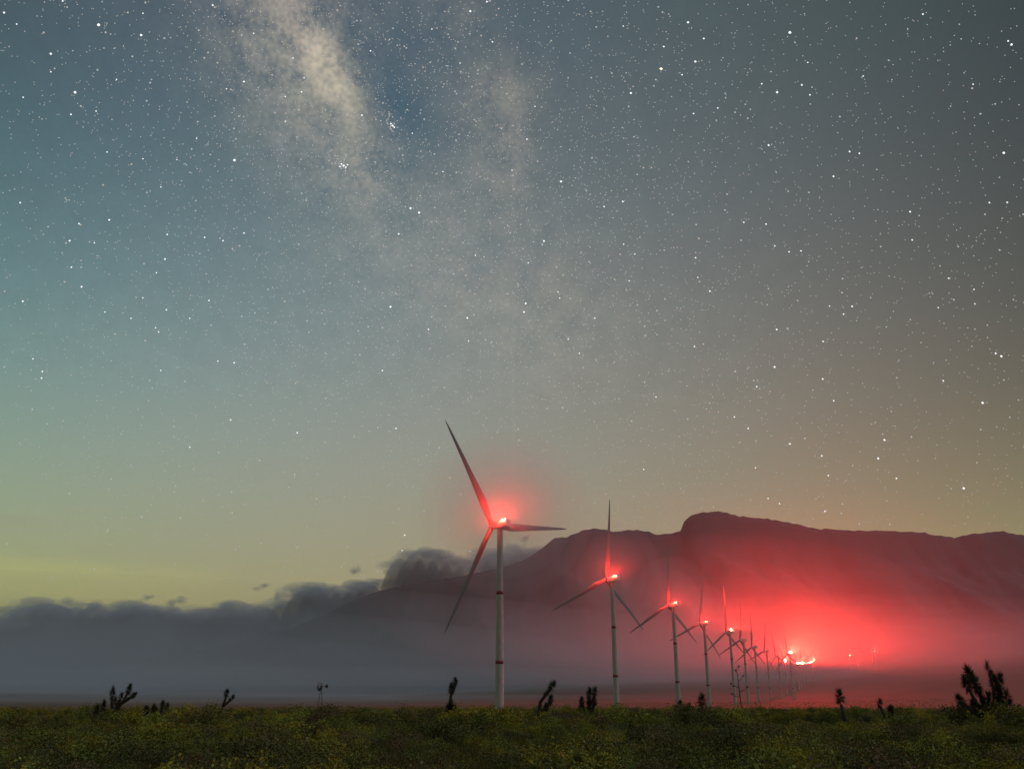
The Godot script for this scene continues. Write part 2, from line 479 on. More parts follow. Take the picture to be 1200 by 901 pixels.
# a rosette of stiff leaves round an axis, dead leaves hanging below
func rosette(r: float, n: int, seed_: int) -> ArrayMesh:
	var rng := RandomNumberGenerator.new()
	rng.seed = seed_
	var st := tool()
	for i in n:
		var up := rng.randf_range(-0.75, 1.0)
		var a := rng.randf_range(0, TAU)
		var flat := sqrt(maxf(0.0, 1.0 - up * up))
		var dir := Vector3(cos(a) * flat, up, sin(a) * flat)
		var tone := rng.randf_range(0.6, 1.3)
		var c := Color(0.032 * tone, 0.040 * tone, 0.018 * tone) if up > -0.25 else Color(0.05 * tone, 0.04 * tone, 0.025 * tone)
		leaf_blade(st, Vector3(0, up * r * 0.45, 0) + dir * r * 0.08, Vector3(0, up * r * 0.55, 0) + dir * r * rng.randf_range(0.7, 1.3), r * 0.045, c)
	return finish(st)


# limbs: each an array of points ending in a head; heads: [point, radius]
func yucca(at: Vector3, turn: float, limbs: Array, heads: Array, label: String, seed_: int, wide := 1.0, plump := 1.0) -> Node3D:
	var t := base("yucca_tree", at, deg_to_rad(turn))
	t.scale = Vector3(wide, 1.0, wide)
	tag(t, label, "yucca", "yuccas standing up out of the scrub")
	var st := tool()
	for limb: Array in limbs:
		var radii := []
		for i in limb.size():
			radii.append(lerpf(0.24, 0.13, float(i) / maxf(1.0, limb.size() - 1)))
		tube(st, limb, radii, 8)
	part("trunk", finish(st), M.bark, t)
	for i in heads.size():
		var hd: Array = heads[i]
		var o := part("leaf_rosette", TM.rosettes[(seed_ + i) % TM.rosettes.size()], M.yucca_leaf, t)
		o.position = hd[0]
		var lean: Vector3 = hd[2] if hd.size() > 2 else Vector3.UP
		o.basis = Basis(Quaternion(Vector3.UP, lean.normalized())) * Basis(Vector3.UP, i * 1.7)
		o.scale = Vector3(hd[1], hd[1] * (hd[3] * 0.85 if hd.size() > 3 else 1.05), hd[1]) * plump
	return t


func shrub_meshes(seed_: int, leaves: int, size: float, style: int) -> Array:
	var rng := RandomNumberGenerator.new()
	rng.seed = seed_
	var wood := tool()
	var green := tool()
	var stems := []
	var n := 9 + style * 3
	for i in n:
		var a := rng.randf_range(0, TAU)
		var spread := rng.randf_range(0.1, 0.62)
		var top := Vector3(cos(a) * spread, rng.randf_range(0.55, 1.0) * (1.0 - 0.35 * spread), sin(a) * spread)
		var mid := top * 0.5 + Vector3(rng.randf_range(-0.06, 0.06), 0.04, rng.randf_range(-0.06, 0.06))
		stems.append([Vector3(cos(a) * 0.04, -0.06, sin(a) * 0.04), mid, top])
		tube(wood, stems[i], [0.016, 0.011, 0.005], 4, false)
	for i in leaves:
		var s: Array = stems[rng.randi() % stems.size()]
		var t := 1.0 - pow(rng.randf(), 1.6) * 0.85
		var p: Vector3 = s[0].lerp(s[1], t * 2.0) if t < 0.5 else s[1].lerp(s[2], t * 2.0 - 1.0)
		p += Vector3(rng.randfn(0, 1), rng.randfn(0, 0.8), rng.randfn(0, 1)) * 0.085
		p.y = maxf(p.y, 0.02)
		var dir := Vector3(rng.randfn(0, 1), rng.randfn(0.5, 0.8), rng.randfn(0, 1)).normalized()
		var side := dir.cross(Vector3(rng.randfn(0, 1), rng.randfn(0, 1), rng.randfn(0, 1))).normalized()
		var k := size * rng.randf_range(0.6, 1.4)
		var tone := rng.randf_range(0.65, 1.35)
		green.set_color(Color(tone * rng.randf_range(0.85, 1.2), tone, tone * rng.randf_range(0.7, 1.1)))
		for q: Vector3 in [p, p + dir * k * 0.5 + side * k * 0.3, p + dir * k, p, p + dir * k, p + dir * k * 0.5 - side * k * 0.3]:
			green.add_vertex(q)
	return [finish(green), finish(wood)]


func tuft_mesh(seed_: int) -> ArrayMesh:
	var rng := RandomNumberGenerator.new()
	rng.seed = seed_
	var st := tool()
	for i in 70:
		var a := rng.randf_range(0, TAU)
		var d := rng.randf_range(0.0, 0.25)
		var root := Vector3(cos(a) * d, -0.03, sin(a) * d)
		var tone := rng.randf_range(0.6, 1.4)
		leaf_blade(st, root, root + Vector3(cos(a) * rng.randf_range(0.05, 0.4), rng.randf_range(0.4, 1.0), sin(a) * rng.randf_range(0.05, 0.4)), 0.014, Color(tone * 1.1, tone, tone * 0.8))
	return finish(st)


const GREENS := [[0.115, 0.110, 0.036], [0.165, 0.185, 0.042], [0.300, 0.260, 0.034], [0.205, 0.220, 0.042], [0.175, 0.125, 0.070], [0.090, 0.102, 0.038]]

func scrub(meshes: Array, spots: Array, called: String, label: String) -> void:
	# spots: [transform, colour] sorted over the meshes
	var per := []
	for m in meshes: per.append([])
	for i in spots.size(): per[i % meshes.size()].append(spots[i])
	for k in meshes.size():
		var mm := MultiMesh.new()
		mm.transform_format = MultiMesh.TRANSFORM_3D
		mm.use_colors = true
		mm.mesh = meshes[k]
		mm.instance_count = per[k].size()
		for i in per[k].size():
			mm.set_instance_transform(i, per[k][i][0])
			mm.set_instance_color(i, per[k][i][1])
		var o := MultiMeshInstance3D.new()
		o.name = numbered(called)
		o.multimesh = mm
		o.material_override = M.leaf
		add_child(o, true)
		tag(o, label, "scrub", "", "stuff")


func mist(called: String, at: Vector3, size: Vector3, density: float, c: Color, parent: Node3D) -> FogVolume:
	var f := FogVolume.new()
	f.name = called
	f.shape = RenderingServer.FOG_VOLUME_SHAPE_ELLIPSOID
	f.size = size
	var key := "fog %s %s" % [density, c]
	if not M.has(key):
		var m := FogMaterial.new()
		m.resource_name = called + "_air"
		m.albedo = c
		m.density = density
		M[key] = m
	f.material = M[key]
	f.position = at
	parent.add_child(f, true)
	return f


func _ready() -> void:
	noise.seed = 3
	noise.frequency = 0.02
	noise.fractal_octaves = 4
	# ------------------------------------------------ camera, sky, moonlight, exposure
	var cam := Camera3D.new()
	cam.name = "camera"
	cam.position = Vector3(0, CAM_Y, 0)
	cam.rotation_degrees = Vector3(19.65, 0, 0)
	cam.fov = 46.05
	cam.far = 60000.0
	cam.near = 0.1
	add_child(cam)
	cam.current = true
	var env := Environment.new()
	env.tonemap_mode = Environment.TONE_MAPPER_LINEAR
	env.tonemap_exposure = 1.0
	env.background_mode = Environment.BG_SKY
	env.sky = Sky.new()
	var sm := PanoramaSkyMaterial.new()
	sm.panorama = night_sky()
	env.sky.sky_material = sm
	env.fog_enabled = true
	env.fog_density = HAZE
	env.fog_light_color = Color(0.93, 0.96, 1.0)
	env.volumetric_fog_enabled = true
	env.volumetric_fog_density = 0.0
	env.sdfgi_enabled = true
	env.ssao_enabled = true
	env.ssil_enabled = true
	var we := WorldEnvironment.new()
	we.name = "environment"
	we.environment = env
	add_child(we)
	var moon := DirectionalLight3D.new()
	moon.name = "moon"
	moon.light_color = Color(0.84, 0.91, 1.0)
	moon.light_energy = 0.3
	moon.light_angular_distance = 0.5
	moon.shadow_enabled = true
	moon.rotation_degrees = Vector3(-46, 84, 0)
	add_child(moon)
	stars()
	print("sky done ", Time.get_ticks_msec())

	# ------------------------------------------------ ground
	M.earth = paint("dry_earth", lin(0.075, 0.06, 0.035), 0.95)
	var nt := NoiseTexture2D.new()
	nt.width = 512
	nt.height = 512
	nt.seamless = true
	nt.noise = FastNoiseLite.new()
	nt.noise.frequency = 0.012
	nt.noise.fractal_octaves = 5
	var ramp := Gradient.new()
	ramp.colors = PackedColorArray([lin(0.5, 0.55, 0.5), lin(1.0, 0.95, 0.85)])
	nt.color_ramp = ramp
	M.earth.albedo_texture = nt
	M.earth.uv1_triplanar = true
	M.earth.uv1_world_triplanar = true
	M.earth.uv1_scale = Vector3(0.06, 0.06, 0.06)
	var st := tool()
	st.set_smooth_group(0)
	var rings := [0.0]
	var r := 1.5
	while r < 15500.0:
		rings.append(r)
		r *= 1.09 if r < 3000.0 else 1.04
	var seg := 240
	var grid := []
	for rr: float in rings:
		var row := []
		for k in seg + 1:
			row.append(on_land(rr, 360.0 * k / seg - 180.0))
		grid.append(row)
	for i in rings.size() - 1:
		for k in seg:
			quad(st, grid[i][k], grid[i + 1][k], grid[i + 1][k + 1], grid[i][k + 1])
	var ground := part("ground", finish(st), M.earth, self)
	tag(ground, "dry scrubland plain rising to the foot of the mountain", "", "", "structure")

	# ------------------------------------------------ mountain range
	M.rock = paint("mountain_scrub", lin(0.058, 0.052, 0.052), 0.95)
	M.rock.albedo_texture = nt
	M.rock.uv1_triplanar = true
	M.rock.uv1_world_triplanar = true
	M.rock.uv1_scale = Vector3(0.0012, 0.0012, 0.0012)
	var ridges := FastNoiseLite.new()
	ridges.seed = 8
	ridges.fractal_type = FastNoiseLite.FRACTAL_RIDGED
	ridges.fractal_octaves = 5
	ridges.frequency = 0.00055
	grid = []
	var along := 620
	for i in along + 1:
		var x := lerpf(-12500.0, 12500.0, float(i) / along)
		var cz := -9400.0 + 0.08 * x
		var az := rad_to_deg(atan2(x, -cz))
		var top := CAM_Y + Vector2(x, cz).length() * tan(deg_to_rad(from_table(CREST, az))) + noise.get_noise_1d(x * 0.9) * 14.0 + noise.get_noise_1d(x * 4.0) * 9.0
		var row := []
		for j in 61:
			var w := lerpf(-1.0, 1.0, j / 60.0)
			var z := cz - w * (2600.0 if w < 0.0 else 3000.0)
			var q := absf(w)
			var foot := land(x, z) - 40.0 * smoothstep(0.8, 1.0, q) - 4.0
			var g := pow(1.0 - q, 1.35)
			var cut := ridges.get_noise_2d(x * 1.3, z * 0.55) * 0.5
			var y := foot + (top - foot) * g
			y -= maxf(0.0, 0.55 - cut) * 420.0 * smoothstep(0.0, 0.2, q) * (1.0 - q) * clampf((top - foot) / 900.0, 0.0, 1.2)
			row.append(Vector3(x, maxf(y, foot), z))
		grid.append(row)
	st = tool()
	st.set_smooth_group(0)
	for i in along:
		for j in 60:
			quad(st, grid[i][j], grid[i + 1][j], grid[i + 1][j + 1], grid[i][j + 1])
	var range_ := part("mountain", finish(st), M.rock, self)
	tag(range_, "long dark mountain range with a blunt summit block behind the wind farm", "", "", "structure")
	print("land done ", Time.get_ticks_msec())

	# ------------------------------------------------ wind turbines
	make_turbine_meshes()
	var yaw := 45.0
	# distance, azimuth, rotor angle, beacon
	turbine(on_land(507, -0.76, 0.4), yaw, 6.0, 6000.0, "nearest and tallest-looking wind turbine, three blades against the sky, red beacon glaring")
	turbine(on_land(741, 6.23, 0.4), yaw, 86.0, 5000.0, "second wind turbine along the row, nacelle lit orange")
	turbine(on_land(951, 9.87, 0.4), yaw, 88.0, 4000.0, "third wind turbine along the row, dim red nacelle")
	turbine(on_land(1200, 11.65, 0.4), yaw, 82.0, 2500.0, "fourth wind turbine along the row, round yucca head before its foot")
	turbine(on_land(1387, 13.12, 0.4), yaw, 92.0, 1000000.0, "fifth wind turbine along the row, bright beacon, bare agave stalk beside its tower")
	turbine(on_land(1611, 13.87, 0.5), yaw, 84.0, 0.0, "sixth wind turbine along the row, just behind the agave stalk")
	turbine(on_land(1868, 14.48, 0.5), yaw, 90.0, 0.0, "seventh wind turbine along the row, no beacon glare")
	turbine(on_land(2080, 15.15, 0.5), yaw, 80.0, 0.0, "eighth wind turbine along the row, last before the crowded far end")
	var far_lit := "distant wind turbine in the crowded far end of the row, beacon glaring"
	var far_dark := "distant wind turbine in the crowded far end of the row, no beacon glare"
	for a in [[2237, 16.42, 2900000.0], [2369, 15.76, 0.0], [3008, 16.10, 4000000.0], [3400, 16.55, 0.0], [3941, 16.79, 4000000.0], [4230, 16.92, 0.0], [4528, 17.09, 4000000.0], [5000, 17.25, 0.0], [5450, 17.36, 0.0], [5960, 17.48, 4000000.0], [6600, 17.62, 0.0], [7395, 17.76, 4000000.0]]:
		turbine(on_land(a[0], a[1], 2.0), yaw, 70.0 + fmod(a[0] * 0.37, 40.0), a[2], far_lit if a[2] > 0.0 else far_dark)
	for a in [[7675, 18.96, 0.0], [6838, 19.71, 1500000.0], [7038, 20.10, 0.0], [7100, 20.30, 0.0], [7271, 20.91, 0.0], [6332, 21.07, 1500000.0]]:
		turbine(on_land(a[0], a[1], 2.0), yaw, 75.0 + fmod(a[0] * 0.37, 40.0), a[2], "far wind turbine standing apart on the mountain foot, beacon glaring" if a[2] > 0.0 else "far wind turbine standing apart on the mountain foot, no beacon glare")

	# ------------------------------------------------ mist and clouds
	var grey := Color(0.93, 0.95, 0.97)
	var f: FogVolume
	var bank := base("beacon_mist", Vector3(-4.0, 108.0, -503.0))
	for k in [1.0, 0.8, 0.6, 0.42, 0.27]:
		mist("mist_layer", Vector3(0, -3.0 * k, 0), Vector3(100, 92, 100) * k, 0.0019, grey, bank)
	tag(bank, "thin mist round the beacon of the nearest turbine, glowing red", "mist", "", "stuff")
	for a in [[741.0, 6.23, 0.0016], [951.0, 9.87, 0.0016], [1200.0, 11.65, 0.0012]]:
		bank = base("beacon_mist", on_land(a[0], a[1]) + Vector3(0, 104, 0))
		tag(bank, "wisp of mist round a dimmer beacon near the front of the row", "mist", "wisps of mist round the dimmer beacons", "stuff")
		for k in [1.0, 0.7, 0.45]:
			mist("mist_layer", Vector3.ZERO, Vector3(80, 90, 80) * k, a[2], grey, bank)
	bank = base("mist_bank", Vector3(1250, 270, -4500))
	bank.rotation_degrees = Vector3(2.6, -16.0, 0)
	tag(bank, "bank of mist over the far turbines, glowing red", "mist", "", "stuff")
	for k in [1.0, 0.88, 0.76, 0.64, 0.5]:
		mist("mist_layer", Vector3(0, -40.0 * (1.0 - k), 0), Vector3(3200, 360, 5200) * k, 0.000024, grey, bank)
	bank = base("mist_bank", Vector3(460, 158, -2000))
	bank.rotation.y = deg_to_rad(-18.0)
	tag(bank, "drift of thin mist along the turbine row", "mist", "", "stuff")
	for k in [1.0, 0.75, 0.5]:
		mist("mist_layer", Vector3.ZERO, Vector3(1200, 310, 2600) * k, 0.000055, grey, bank)
	bank = base("ground_mist", Vector3(-4500, 40, -6000))
	tag(bank, "pale low mist along the foot of the mountain", "mist", "", "stuff")
	for k in [1.0, 0.84, 0.68, 0.52, 0.36]:
		mist("mist_layer", Vector3.ZERO, Vector3(14000, 1500, 5600) * k, 0.00007, grey, bank)
	bank = base("mist_bank", Vector3(4300, 260, -6000))
	tag(bank, "faint mist over the slope beyond the turbine row", "mist", "", "stuff")
	for k in [1.0, 0.75, 0.5]:
		mist("mist_layer", Vector3.ZERO, Vector3(6500, 600, 4500) * k, 0.00002, grey, bank)
	for k in 5:   # thin sheets of ground fog drifting over the plain
		f = mist("fog_sheet", Vector3([-2600, -700, -3800, 500, -1500][k], [14, 20, 90, 24, 150][k], [-2600, -3300, -4300, -4200, -5000][k]), Vector3([4200, 3600, 5200, 3000, 6000][k], [36, 50, 60, 60, 80][k], [1800, 2000, 2000, 1800, 2400][k]), 0.00011, grey, self)
		tag(f, "thin sheet of ground fog drifting over the far plain", "mist", "sheets of ground fog", "stuff")
	var vapour := Color(0.86, 0.87, 0.9)
	var rng := RandomNumberGenerator.new()
	rng.seed = 21
	var spans := [["cloud", -37.0, -13.6, "long low cloud bank with ragged top along the horizon"], ["cloud", -13.4, -8.0, "middle cloud of the bank, shoulder below the big cumulus"], ["cloud", -7.6, -2.9, "big blunt cumulus head rising over the mountain slope"], ["cloud", -2.5, 3.0, "cloud lying against the mountain crest behind the nearest turbine"]]
	for s in spans:
		var root := base(s[0], Vector3.ZERO)
		tag(root, s[3], "cloud", "clouds over the mountain foot")
		var a: float = s[1]
		while a < s[2]:
			var te := from_table(CLOUD_TOP, a)
			for k in 2:
				var ry := rng.randf_range(0.12, 0.42)
				puff(root, a + rng.randf_range(-0.2, 0.2), te - ry + (1 - k) * rng.randf_range(-0.1, 0.2) - k * rng.randf_range(0.0, 0.4), rng.randf_range(11600.0, 12500.0), Vector3(ry * rng.randf_range(1.8, 4.0), ry, 0.8), rng.randf_range(0.001, 0.0026), vapour)
			a += rng.randf_range(0.3, 0.5)
		a = s[1] + 0.6
		while a < s[2]:
			var te := from_table(CLOUD_TOP, a) - 0.22
			puff(root, a, te * 0.5 - 1.0, 12100.0, Vector3(1.5, te * 0.5 + 1.0, 2.0), 0.005, vapour)
			a += 0.8
	for s in [[-20.0, 5.75, 0.65, 0.2], [-21.6, 5.95, 0.4, 0.14], [-9.6, 7.95, 0.5, 0.17], [-15.2, 6.8, 0.5, 0.12], [0.85, 9.95, 0.28, 0.2], [-14.2, 6.25, 0.5, 0.2]]:
		var root := base("cloud", Vector3.ZERO)
		tag(root, "small dark shred of cloud adrift above the cloud bank", "cloud", "cloud shreds above the bank")
		for k in 6:
			var q := rng.randf_range(-1.0, 1.0)
			puff(root, s[0] + q * s[2] * 0.7, s[1] + q * s[3] * 0.8 + rng.randf_range(-0.6, 0.6) * s[3], 11500.0, Vector3(s[2] * rng.randf_range(0.25, 0.7), s[3] * rng.randf_range(0.5, 1.3), 0.6), 0.0014, vapour)
	print("air done ", Time.get_ticks_msec())

	plants()
	windpump(on_land(365, -11.32, 0.1))
	print("done ", Time.get_ticks_msec())


# a puff of cloud at an azimuth and height seen from the plain, radii in degrees of arc at that distance
func puff(root: Node3D, azimuth: float, height: float, d: float, radii: Vector3, density: float, c: Color) -> void:
	var a := deg_to_rad(azimuth)
	var k := deg_to_rad(1.0) * d
	var at := Vector3(d * sin(a), CAM_Y + d * tan(deg_to_rad(height)), -d * cos(a))
	var f := mist("puff", at, radii * 2.0 * k, density, c, root)
	f.rotation.y = -a


func plants() -> void:
	M.leaf = leafy("scrub_leaf")
	M.bark = paint("yucca_bark", lin(0.035, 0.028, 0.02), 0.95)
	M.twig = paint("twig_bark", lin(0.06, 0.045, 0.03), 0.95)
	M.yucca_leaf = leafy("yucca_leaf", 0.05)
	TM.rosettes = []
	for k in 4: TM.rosettes.append(rosette(1.0, 260, 40 + k))
	var V := func(x: float, y: float, z := 0.0) -> Vector3: return Vector3(x, y, z)
	yucca(on_land(104, -22.6) + Vector3(0, 0.25, 0), 0, [[V.call(-.2, -.1), V.call(.05, .9, .1), V.call(.35, 1.5, .1)], [V.call(.3, 1.4, .1), V.call(-.1, 2.0, .2), V.call(-.2, 2.8, .2)], [V.call(.3, 1.4, .1), V.call(.7, 2.1, -.1), V.call(.85, 2.5, -.1)], [V.call(.3, 1.4), V.call(1.2, 2.2), V.call(1.8, 3.2)], [V.call(1.3, 2.3), V.call(2.1, 2.6, .2), V.call(2.5, 2.8, .2)], [V.call(.1, .9), V.call(-.8, 1.3), V.call(-1.2, 1.7)]],
		[[V.call(-.2, 3.0, .2), .42, Vector3(-.1, 1, 0), 1.5], [V.call(.85, 2.65, -.1), .42], [V.call(1.85, 3.4), .45, Vector3(.3, 1, 0)], [V.call(2.65, 2.9, .2), .34, Vector3(1, .6, 0)], [V.call(-1.3, 1.8), .45], [V.call(-1.9, 1.5, .4), .4], [V.call(.4, 2.3, .4), .35]], "many-armed dark yucca standing alone on the plain far from the turbines", 0, 0.75, 1.1)
	yucca(on_land(150, -16.95), 10, [[V.call(-.3, -.1), V.call(.1, 1.2), V.call(.5, 2.3)], [V.call(.45, 2.2), V.call(.7, 3.2), V.call(.8, 3.9)], [V.call(.5, 2.3), V.call(1.1, 2.8), V.call(1.5, 3.2)]],
		[[V.call(.8, 4.05), .5], [V.call(1.6, 3.35), .46, Vector3(.5, 1, 0)]], "slanting yucca with two forked heads, beyond the many-armed yucca", 1, 1.0, 1.05)
	yucca(on_land(100, -3.64), 0, [[V.call(-.1, -.1), V.call(-.1, 1.6), V.call(-.08, 2.8), V.call(.05, 3.9)], [V.call(0, 3.4), V.call(.3, 4.1), V.call(.4, 4.5)]],
		[[V.call(-.02, 3.9), .4, Vector3(0, 1, 0), 1.5], [V.call(.38, 4.55), .42], [V.call(.1, 2.05, .1), .55], [V.call(.5, 1.7, -.1), .45], [V.call(-.35, 1.9), .42]], "slim upright yucca with one head above a leafy collar, beside the nearest turbine", 2)
	yucca(on_land(100, 1.75), 0, [[V.call(-.3, -.1), V.call(-.25, 1.6), V.call(-.1, 2.6), V.call(.45, 3.3), V.call(.95, 3.9)], [V.call(-.2, 1.5), V.call(.6, 2.1), V.call(.95, 2.8)]],
		[[V.call(.6, 3.5), .32, Vector3(1, 1, 0), 1.6], [V.call(1.15, 4.2), .48, Vector3(.5, 1, 0)], [V.call(.95, 2.75), .42, Vector3(.4, 1, 0), 1.5], [V.call(.5, 2.0, .1), .4]], "bent yucca leaning with two arms between the nearest and second turbine towers", 3)
	yucca(on_land(108, 4.55), 0, [[V.call(0, -.1), V.call(.05, 1.0), V.call(.1, 3.4)], [V.call(.05, 1.1), V.call(-.5, 1.8), V.call(-.7, 2.6)], [V.call(.05, 1.0), V.call(.6, 2.2), V.call(.75, 3.7)]],
		[[V.call(.12, 3.55), .45, Vector3.UP, 1.5], [V.call(.75, 3.8), .46], [V.call(.65, 2.75), .48], [V.call(-.7, 2.75), .45], [V.call(-.85, 2.1), .42], [V.call(.1, 2.4, .2), .5]], "stout clustered yucca with several upright heads beside the second turbine", 0)
	yucca(on_land(120, 9.85), 0, [[V.call(0, -.1), V.call(.1, 1.4), V.call(.1, 2.0)], [V.call(.1, 1.2), V.call(.8, 1.7), V.call(1.2, 1.8)]], [[V.call(.15, 2.35), .5], [V.call(1.3, 2.0), .4], [V.call(-.4, 1.9), .35]], "small squat yucca at the foot of the third turbine", 1)
	yucca(on_land(95, 11.2), 0, [[V.call(-.3, -.1), V.call(-.1, 1.4), V.call(.05, 2.3)]], [[V.call(.05, 2.7), .58], [V.call(-.35, 1.5), .42]], "single round-headed yucca in front of the fourth turbine", 2)
	yucca(on_land(95, 18.95), 0, [[V.call(.3, -.1), V.call(.15, 1.3), V.call(0, 2.3)]], [[V.call(-.05, 2.9), .56, Vector3(-.1, 1, 0), 1.35]], "lone club-shaped yucca on a leaning stem, beyond the far row", 3)
	yucca(on_land(90, 21.2), 0, [[V.call(0, -.1), V.call(0, 1.2), V.call(-.3, 2.2)], [V.call(0, 1.1), V.call(.5, 1.5)]], [[V.call(-.35, 2.4), .36], [V.call(.55, 1.8), .42]], "low two-headed yucca half sunk in the scrub", 0)
	yucca(on_land(75, 26.35), 0, [[V.call(.1, -.1), V.call(.1, 1.0), V.call(-.2, 2.0), V.call(-.5, 2.9), V.call(-1.0, 3.9)], [V.call(0, 1.2), V.call(-.9, 2.2), V.call(-1.5, 3.3)], [V.call(-.3, 1.3), V.call(-1.4, 1.8), V.call(-2.3, 2.3)], [V.call(.2, 1.0), V.call(.8, 2.2), V.call(.9, 3.3), V.call(.75, 4.3)], [V.call(.7, 2.0), V.call(1.4, 2.8), V.call(1.5, 3.4)], [V.call(.3, .9), V.call(1.4, 1.6), V.call(2.0, 2.4)]],
		[[V.call(-1.15, 4.15), .55, Vector3(-.7, 1, 0), 1.3], [V.call(-.75, 3.5), .58, Vector3(-.4, 1, 0), 1.3], [V.call(-.45, 2.8, .2), .5], [V.call(-1.6, 3.5), .5, Vector3(-.4, 1, 0)], [V.call(-2.4, 2.45), .45, Vector3(-1, .7, 0)], [V.call(-1.3, 2.0), .45], [V.call(.75, 4.55), .42, Vector3(-.1, 1, 0), 1.4], [V.call(1.05, 3.5), .55], [V.call(1.6, 3.65), .55], [V.call(1.2, 2.8, .3), .55], [V.call(.2, 2.3, .3), .6], [V.call(-.5, 1.8, .3), .6], [V.call(.6, 1.5, .3), .7], [V.call(2.1, 2.6), .5], [V.call(1.5, 1.6, .2), .6], [V.call(-.1, 1.0, .4), .7]], "large many-headed yucca, biggest of all, dense and dark", 1, 0.74, 1.05)
	yucca(on_land(130, -20.15), 0, [[V.call(0, -.1), V.call(.2, 1.4), V.call(.3, 2.2)], [V.call(.1, 1.0), V.call(-.6, 1.7)]], [[V.call(.3, 2.4), .42], [V.call(.9, 2.2), .4], [V.call(-.7, 1.9), .45], [V.call(-1.6, 1.7), .5]], "low bushy yucca clump beside the many-armed yucca", 2)
	agave_stalk(on_land(118, 13.42))
	# ---- shrubs: the near ones singly, the rest as scrub that nobody could count
	var kinds := []
	for k in 6: kinds.append(shrub_meshes(100 + k, 1300 if k < 4 else 900, [0.05, 0.042, 0.055, 0.048, 0.06, 0.042][k], k % 3))
	var tints := []
	for g in GREENS:
		var m := leafy("shrub_leaf")
		m.albedo_color = lin(g[0], g[1], g[2])
		tints.append(m)
	var words := ["dark olive", "grey green", "yellow flowering", "light green", "brownish dry", "dusky green"]
	var rng := RandomNumberGenerator.new()
	rng.seed = 77
	var patch := FastNoiseLite.new()
	patch.seed = 4
	patch.frequency = 0.06
	var near := []
	var singles := 0
	for i in 3300:
		var d := 9.0 + 61.0 * pow(rng.randf(), 0.62)
		var az := rng.randf_range(-40.0, 40.0)
		var p := on_land(d, az)
		var g := int(clampf(2.6 + patch.get_noise_2d(p.x * 1.5, p.z * 1.5) * 8.0 + rng.randfn(0, 0.8), 0, 5.99))
		var s := rng.randf_range(0.5, 1.25) * (1.0 + 0.6 * patch.get_noise_2d(p.x + 300.0, p.z))
		if patch.get_noise_2d(p.x * 2.2 + 900.0, p.z * 2.2) < -0.22: continue   # bare ground between the clumps
		var wide := rng.randf_range(1.0, 1.5)
		if absf(az) < 31.0 and d > 12.0 and d < 34.0 and singles < 240 and rng.randf() < 0.6:
			singles += 1
			var k := rng.randi() % 6
			var o := base("shrub", p, rng.randf_range(0, TAU))
			o.scale = Vector3(s * wide, s, s * wide)
			tag(o, "low %s desert shrub in the scrub before the yuccas" % words[g], "shrub", "%s shrubs in the near scrub" % words[g])
			part("foliage", kinds[k][0], tints[g], o)
			part("stem", kinds[k][1], M.twig, o)
			continue
		near.append([Transform3D(Basis(Vector3.UP, rng.randf_range(0, TAU)).scaled(Vector3(s * wide, s, s * wide)), p), Color(GREENS[g][0], GREENS[g][1], GREENS[g][2]) * rng.randf_range(0.55, 1.2)])
	var greens := []
	for k in kinds: greens.append(k[0])
	scrub(greens, near, "scrub", "dense low desert scrub covering the plain")
	var grass := []
	for i in 9000:
		var d := 7.0 + 50.0 * pow(rng.randf(), 0.6)
		var p := on_land(d, rng.randf_range(-40.0, 40.0))
		var s := rng.randf_range(0.35, 0.8)
		var tone := rng.randf_range(0.6, 1.2)
		grass.append([Transform3D(Basis(Vector3.UP, rng.randf_range(0, TAU)).scaled(Vector3(s, s, s)), p), Color(0.10 * tone, 0.085 * tone, 0.03 * tone)])
	scrub([tuft_mesh(1), tuft_mesh(2), tuft_mesh(3)], grass, "grass", "dry grass tufts between the shrubs")
	var light := []
	for k in 4: light.append(shrub_meshes(200 + k, 240, 0.11, k % 3)[0])
	var far := []
	var tall := []
	for i in 60000:
		var d := 60.0 * pow(30.0, pow(rng.randf(), 0.75))
		var p := on_land(d, rng.randf_range(-42.0, 42.0))
		var g := int(clampf(2.6 + patch.get_noise_2d(p.x * 0.6, p.z * 0.6) * 5.0 + rng.randfn(0, 0.9), 0, 5.99))
		var s := rng.randf_range(0.4, 0.95) * (1.0 if d < 300.0 else 1.3)
		var tone := rng.randf_range(0.55, 1.25)
		if d < 420.0 and rng.randf() < 0.022 + 0.13 * maxf(0.0, patch.get_noise_2d(p.x * 0.35, p.z * 0.35)): 
			s = rng.randf_range(1.2, 2.5)
			tall.append([Transform3D(Basis(Vector3.UP, rng.randf_range(0, TAU)).scaled(Vector3(s * 1.2, s, s * 1.2)), p), Color(GREENS[g][0], GREENS[g][1], GREENS[g][2]) * tone])
			continue
		far.append([Transform3D(Basis(Vector3.UP, rng.randf_range(0, TAU)).scaled(Vector3(s * 1.3, s, s * 1.3)), p), Color(GREENS[g][0], GREENS[g][1], GREENS[g][2]) * tone])
	var bushes := []
	for k in 3: bushes.append(shrub_meshes(300 + k, 1900, 0.06, 2)[0])
	scrub(bushes, tall, "scrub", "taller bushes standing out of the distant scrub")
	scrub(light, far, "scrub", "distant desert scrub out to the foot of the turbines")


